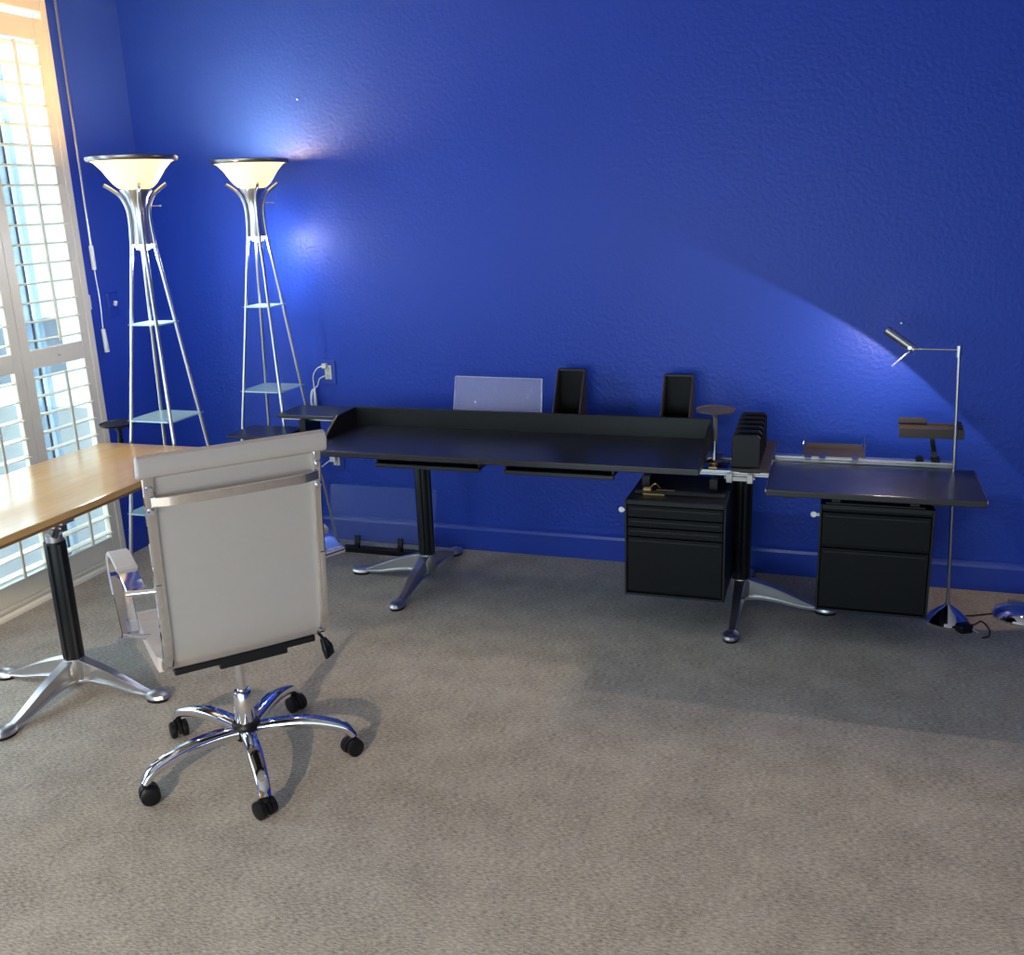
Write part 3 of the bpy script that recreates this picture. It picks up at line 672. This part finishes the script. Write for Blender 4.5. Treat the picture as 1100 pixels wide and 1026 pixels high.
# acrylic panel leaning low on the wall with black base bar
t = thing('leaning_acrylic_panel', 'clear low acrylic panel in a black bar, leaning on the wall left of the column', 'panel', (1.215, -.168, 0), rz=.0)
bm = BM(); box(bm, -.218, .36, -.004, .002, .030, .335, Matrix.Rotation(-.20, 4, 'X')); obj('clear_sheet', bm, 'acrylic_low', t)
bm = BM(); box(bm, -.13, .36, -.022, .016, 0.0, .030); obj('base_bar', bm, 'black_plastic', t, bevel=.003)
for xx in (-.055, .180):
    bm = BM(); box(bm, xx-.014, xx+.014, -.022, -.008, .024, .085, Matrix.Rotation(-.20, 4, 'X')); box(bm, xx-.006, xx+.016, -.03, -.012, .024, .05); obj('clip', bm, 'black_plastic', t, bevel=.003)

# ------------------------------------------------------------------ office chair
a45 = math.radians(45)
CH = thing('office_chair', 'white ribbed office chair with chrome frame and five-star base, back to the camera', 'office chair', (1.709, -2.011, 0), rz=math.radians(48))
def back_f(z):   # rail profile f as function of height, back section
    pts = [(.49, -.205), (.60, -.222), (.75, -.232), (.90, -.25), (1.0, -.268), (1.08, -.288)]
    for (z0, f0), (z1, f1) in zip(pts, pts[1:]):
        if z <= z1: return f0+(f1-f0)*(z-z0)/(z1-z0)
    return pts[-1][1]
prof = [(-.286, 1.07), (-.262, .98), (-.245, .88), (-.232, .75), (-.222, .62), (-.211, .53), (-.180, .475), (-.118, .450), (-.03, .445), (.08, .448), (.17, .455), (.225, .460), (.258, .448), (.272, .424)]
RW = .222
for s in (-1, 1):
    bm = BM(); strap(bm, [(s*RW, f, z) for f, z in prof], .026, .030, (1, 0, 0), 6); rl = obj('side_rail', bm, 'chrome', CH, smooth=40)
    for z in (1.002, .938):
        bm = BM(); lathe(bm, [(0, 0), (.010, 0), (.010, .004), (.006, .008), (0, .008)], 16, mtx=Matrix.Translation((s*RW, back_f(z)-.014, z)) @ Matrix.Rotation(PI/2, 4, 'X')); obj('bolt', bm, 'chrome', rl, smooth=40)
    bm = BM(); strap(bm, [(s*(RW+.004), f-.012, z) for f, z in ((-.231, .73), (-.227, .66), (-.220, .59))], .014, .012, (1, 0, 0), 3); obj('arm_bracket', bm, 'chrome', rl, smooth=40)
# sling: back and seat as one sheet, ribs pressed into the sitting side
def sling_sheet():
    bm = BM(); P = smooth_path([(0, f, z) for f, z in prof], 10); cols = 9; W = RW-.012
    th = .014; A = []; B = []
    for i, p in enumerate(P):
        tg = (P[min(i+1, len(P)-1)]-P[max(i-1, 0)]).normalized(); nrm = Vector((1, 0, 0)).cross(tg).normalized()
        if nrm.y < 0 and p.z > .6: nrm = -nrm
        if p.z <= .6 and (nrm.z < 0): nrm = -nrm
        rib = .004*abs(math.sin(i*PI/6))
        seat = max(0., min(1., (p.y+.17)/.05)); lo = .004+.018*seat; W = RW-.012+.030*seat; up = th-.004+.010*seat
        ra, rb = [], []
        for k in range(cols):
            u = -1+2*k/(cols-1); x = u*W; sag = .006*(1-u*u)
            ra.append(bm.verts.new(Vector((x, p.y, p.z))-nrm*(lo+sag*.5)))
            rb.append(bm.verts.new(Vector((x, p.y, p.z))+nrm*(up+rib-sag)))
        A.append(ra); B.append(rb)
    for G, fl in ((A, 0), (B, 1)):
        for i in range(len(G)-1):
            for k in range(cols-1): bm.faces.new((G[i][k], G[i][k+1], G[i+1][k+1], G[i+1][k]))
    for i in range(len(A)-1):
        for k in (0, cols-1): bm.faces.new((A[i][k], B[i][k], B[i+1][k], A[i+1][k]))
    for i in (0, len(A)-1):
        for k in range(cols-1): bm.faces.new((A[i][k], A[i][k+1], B[i][k+1], B[i][k]))
    return bm
obj('sling', sling_sheet(), 'sling', CH, smooth=50)
bm = BM()
pf = [(-.312, 1.040), (-.320, 1.050), (-.326, 1.075), (-.318, 1.092), (-.300, 1.097), (-.282, 1.088), (-.268, 1.05), (-.264, 1.03), (-.280, 1.03), (-.296, 1.040)]
prism(bm, pf, -RW-.028, RW+.020, 'x'); obj('head_roll', bm, 'sling', CH, bevel=.005, seg=3, smooth=40)
# chrome cross bar behind the back
bm = BM(); zb = .968; fb = back_f(zb)-.026
strap(bm, [(-RW, fb+.010, zb), (-RW+.03, fb-.004, zb), (-RW+.07, fb-.012, zb), (0, fb-.016, zb), (RW-.07, fb-.012, zb), (RW-.03, fb-.004, zb), (RW, fb+.010, zb)], .009, .026, (0, 1, 0), 5)
obj('cross_bar', bm, 'chrome', CH, smooth=40)
# seat support
bm = BM(); box(bm, -RW+.012, RW-.02, -.150, -.110, .418, .436); box(bm, -RW+.02, RW-.02, .10, .13, .412, .430); obj('seat_crossbar', bm, 'black_metal', CH, bevel=.003)
bm = BM(); box(bm, -.085, .115, -.15, .12, .402, .424); box(bm, -.055, .075, -.085, .085, .384, .412); obj('tilt_mechanism', bm, 'black_metal', CH, bevel=.004)
bm = BM(); tube(bm, [(.10, -.07, .42), (.205, -.09, .425), (.230, -.095, .415), (.243, -.10, .390)], .005, 8, 5); lv = obj('height_lever', bm, 'black_plastic', CH, smooth=50)
bm = BM(); strap(bm, [(.240, -.098, .398), (.250, -.103, .368), (.256, -.106, .338)], [.018, .044, .050], [.014, .018, .010], (.7, .7, 0), 5); obj('paddle', bm, 'black_plastic', lv, smooth=50)
bm = BM(); lathe(bm, [(0, .362), (.019, .362), (.019, .374), (.028, .374), (.028, .385), (0, .385)], 24); obj('column_collar', bm, 'black_plastic', CH, smooth=40)
bm = BM(); tube(bm, [(0, 0, .24), (0, 0, .372)], .0145, 20); obj('gas_piston', bm, 'chrome', CH, smooth=40)
bm = BM(); lathe(bm, [(0, .13), (.031, .13), (.029, .24), (.025, .248), (.016, .25), (0, .25)], 32); obj('lift_cover', bm, 'chrome', CH, smooth=40)
bm = BM(); lathe(bm, [(0, .086), (.036, .086), (.043, .096), (.044, .136), (.038, .144), (0, .144)], 32); obj('base_hub', bm, 'black_plastic', CH, smooth=40)
for k in range(5):
    a = math.radians(23+72*k)-math.radians(48); mt = Matrix.Rotation(a, 4, 'Z')
    bm = BM(); strap(bm, [mt @ Vector(p) for p in ((.034, 0, .114), (.10, 0, .122), (.18, 0, .124), (.25, 0, .112), (.306, 0, .092), (.331, 0, .066))], [.046, .048, .046, .042, .038, .036], [.036, .034, .030, .028, .025, .020], mt @ Vector((0, 1, 0)), 6)
    sp = obj('base_arm', bm, 'chrome', CH, smooth=60)
    sw = random.choice([.5, -.5, 1.1, -.2, .8]) if k else .7
    cm = mt @ Matrix.Translation((.328, 0, 0)) @ Matrix.Rotation(sw, 4, 'Z')
    bm = BM()
    for s in (-1, 1):
        lathe(bm, [(0, -.010), (.021, -.011), (.0275, -.008), (.029, 0), (.0275, .008), (.021, .011), (0, .010)], 28, mtx=cm @ Matrix.Translation((-.008, s*.018, .029)) @ Matrix.Rotation(PI/2, 4, 'X'))
    obj('caster_wheel', bm, 'black_plastic', sp, smooth=50)
    bm = BM(); pts = []
    for j in range(9):
        b = math.radians(-10+25*j); pts.append((-.008+.030*math.cos(b), .029+.030*math.sin(b)))
    poly = pts+[(-.008-.018, .029), (-.008+.018, .029)]
    vs = prism(bm, poly, -.0055, .0055, 'y'); bmesh.ops.transform(bm, matrix=cm, verts=vs)
    lathe(bm, [(0, .048), (.011, .048), (.011, .066), (0, .066)], 16, mtx=mt @ Matrix.Translation((.327, 0, 0)))
    obj('caster_fork', bm, 'black_plastic', sp, smooth=40)
# arm loops
for s in (-1, 1):
    X = s*(RW+.056)
    path = [(X, -.195, .712), (X, -.12, .722), (X, .0, .730), (X, .09, .726), (X, .140, .700), (X, .150, .655), (X, .125, .590), (X, .085, .530), (X, .055, .495)]
    bm = BM(); strap(bm, path, .050, .009, (1, 0, 0), 6); ar = obj('armrest', bm, 'chrome', CH, smooth=40)
    bm = BM(); strap(bm, [(X, -.07, .733), (X, .01, .738), (X, .092, .733), (X, .146, .706), (X, .158, .655), (X, .136, .592)], .056, .014, (1, 0, 0), 6); obj('arm_pad', bm, 'sling', ar, smooth=40)
    bm = BM(); tube(bm, [(s*(RW+.004), -.225, .708), (X+s*.026, -.200, .708)], .0085, 14); obj('arm_pin', bm, 'chrome', ar, smooth=40); bm = BM(); tube(bm, [(s*(RW+.004), .055, .466), (X+s*.026, .055, .490)], .0085, 14); obj('arm_pin', bm, 'chrome', ar, smooth=40)

for o in kids(CH):
    if o.name.split('.')[0] in ('side_rail', 'sling', 'head_roll', 'cross_bar', 'armrest'): o.location.x -= .007
# ------------------------------------------------------------------ outside
bm = BM(); box(bm, -7, -.14, -8, 3, -.16, -.06); o = obj('patio', bm, 'patio'); o['kind'] = 'structure'
bm = BM(); box(bm, -5.4, -5.2, -.5, 4.9, -.06, .55); tag(obj('garden_fence', bm, 'fence'), 'dark fence seen through the lower shutter louvers', 'fence')

# ------------------------------------------------------------------ lights
def light(name, kind, loc, energy, col, rot=None, **k):
    d = bpy.data.lights.new(name, kind); d.energy = energy; d.color = col
    for a, b in k.items(): setattr(d, a, b)
    o = bpy.data.objects.new(name, d); C.objects.link(o); o.location = loc
    if rot is not None: o.rotation_euler = rot
    return o
def aim(o, target):
    v = Vector(target)-o.location; o.rotation_euler = v.to_track_quat('-Z', 'Y').to_euler()
for i, L in enumerate((L1, L2)):
    light('uplight', 'POINT', (L[0], L[1], H-.03), 24, (1, .62, .26), shadow_soft_size=.05)
    light('downlight_lamp', 'POINT', (L[0], L[1], H-.385), 6, (.84, .90, 1), shadow_soft_size=.03)
o = light('swivel_lamp_bulb', 'SPOT', Vector((PX, PY, 0))+hd+ax*.045+lamp_down*.022, 12, (1, .82, .68), spot_size=math.radians(160), spot_blend=.05, shadow_soft_size=.006)
o.rotation_euler = (lamp_down).to_track_quat('-Z', 'Y').to_euler()
o = light('added_floor_spot', 'SPOT', (4.18, -.235, .935), 7, (1, .72, .40), spot_size=math.radians(34), spot_blend=.15, shadow_soft_size=.01); aim(o, (3.985, -.16, 0))  # added unseen spot for the warm patch on the carpet
# lamp in the hall behind the camera, shining through the added stepped opening
light('hall_lamp', 'POINT', (SX, -8.5, 2.62), 1500, (1, .78, .52), shadow_soft_size=.04)
# daylight at the openings
o = light('daylight_added_window', 'AREA', (-.25, -2.4, 1.35), 42, (.70, .86, 1), shape='RECTANGLE', size=1.3, size_y=1.9); aim(o, (3, -2.4, .9))  # area lamp at the added second window
o = light('daylight_shutters', 'AREA', (-.35, -1.0, 1.35), 30, (.70, .88, 1), shape='RECTANGLE', size=.9, size_y=2.4); aim(o, (3, -1.0, 1.2))
o = light('daylight_hall', 'AREA', (1.9, -6.1, .95), 66, (.76, .87, 1), shape='RECTANGLE', size=2.8, size_y=1.4); aim(o, (1.7, 0, .7))  # area lamp at the added opening behind the camera
W = bpy.data.worlds.new('sky'); bpy.context.scene.world = W; W.use_nodes = True
bg = W.node_tree.nodes['Background']; bg.inputs['Color'].default_value = (.60, .88, 1, 1); bg.inputs['Strength'].default_value = 1.8

# ------------------------------------------------------------------ camera
f_px, pitch, roll, yaw = 1058.095, .2744933, -.0361300, -.3277486
cy_, sy_, cp, sp_ = math.cos(yaw), math.sin(yaw), math.cos(pitch), math.sin(pitch)
F = Vector((sy_*cp, cy_*cp, -sp_)); R = Vector((cy_, -sy_, 0)); U = R.cross(F)
cr, sr = math.cos(roll), math.sin(roll)
R2 = cr*R+sr*U; U2 = -sr*R+cr*U
cd = bpy.data.cameras.new('camera'); cam = bpy.data.objects.new('camera', cd); C.objects.link(cam)
mw = Matrix(((R2.x, U2.x, -F.x, 3.41221), (R2.y, U2.y, -F.y, -4.35199), (R2.z, U2.z, -F.z, 1.67777), (0, 0, 0, 1)))
cam.matrix_world = mw
cd.sensor_fit = 'HORIZONTAL'; cd.sensor_width = 36; cd.lens = f_px*36/1100; cd.clip_start = .02
sc = bpy.context.scene; sc.camera = cam
sc.view_settings.view_transform = 'Standard'; sc.view_settings.look = 'None'; sc.view_settings.gamma = 1
sc.view_settings.use_curve_mapping = False; sc.view_settings.exposure = .0
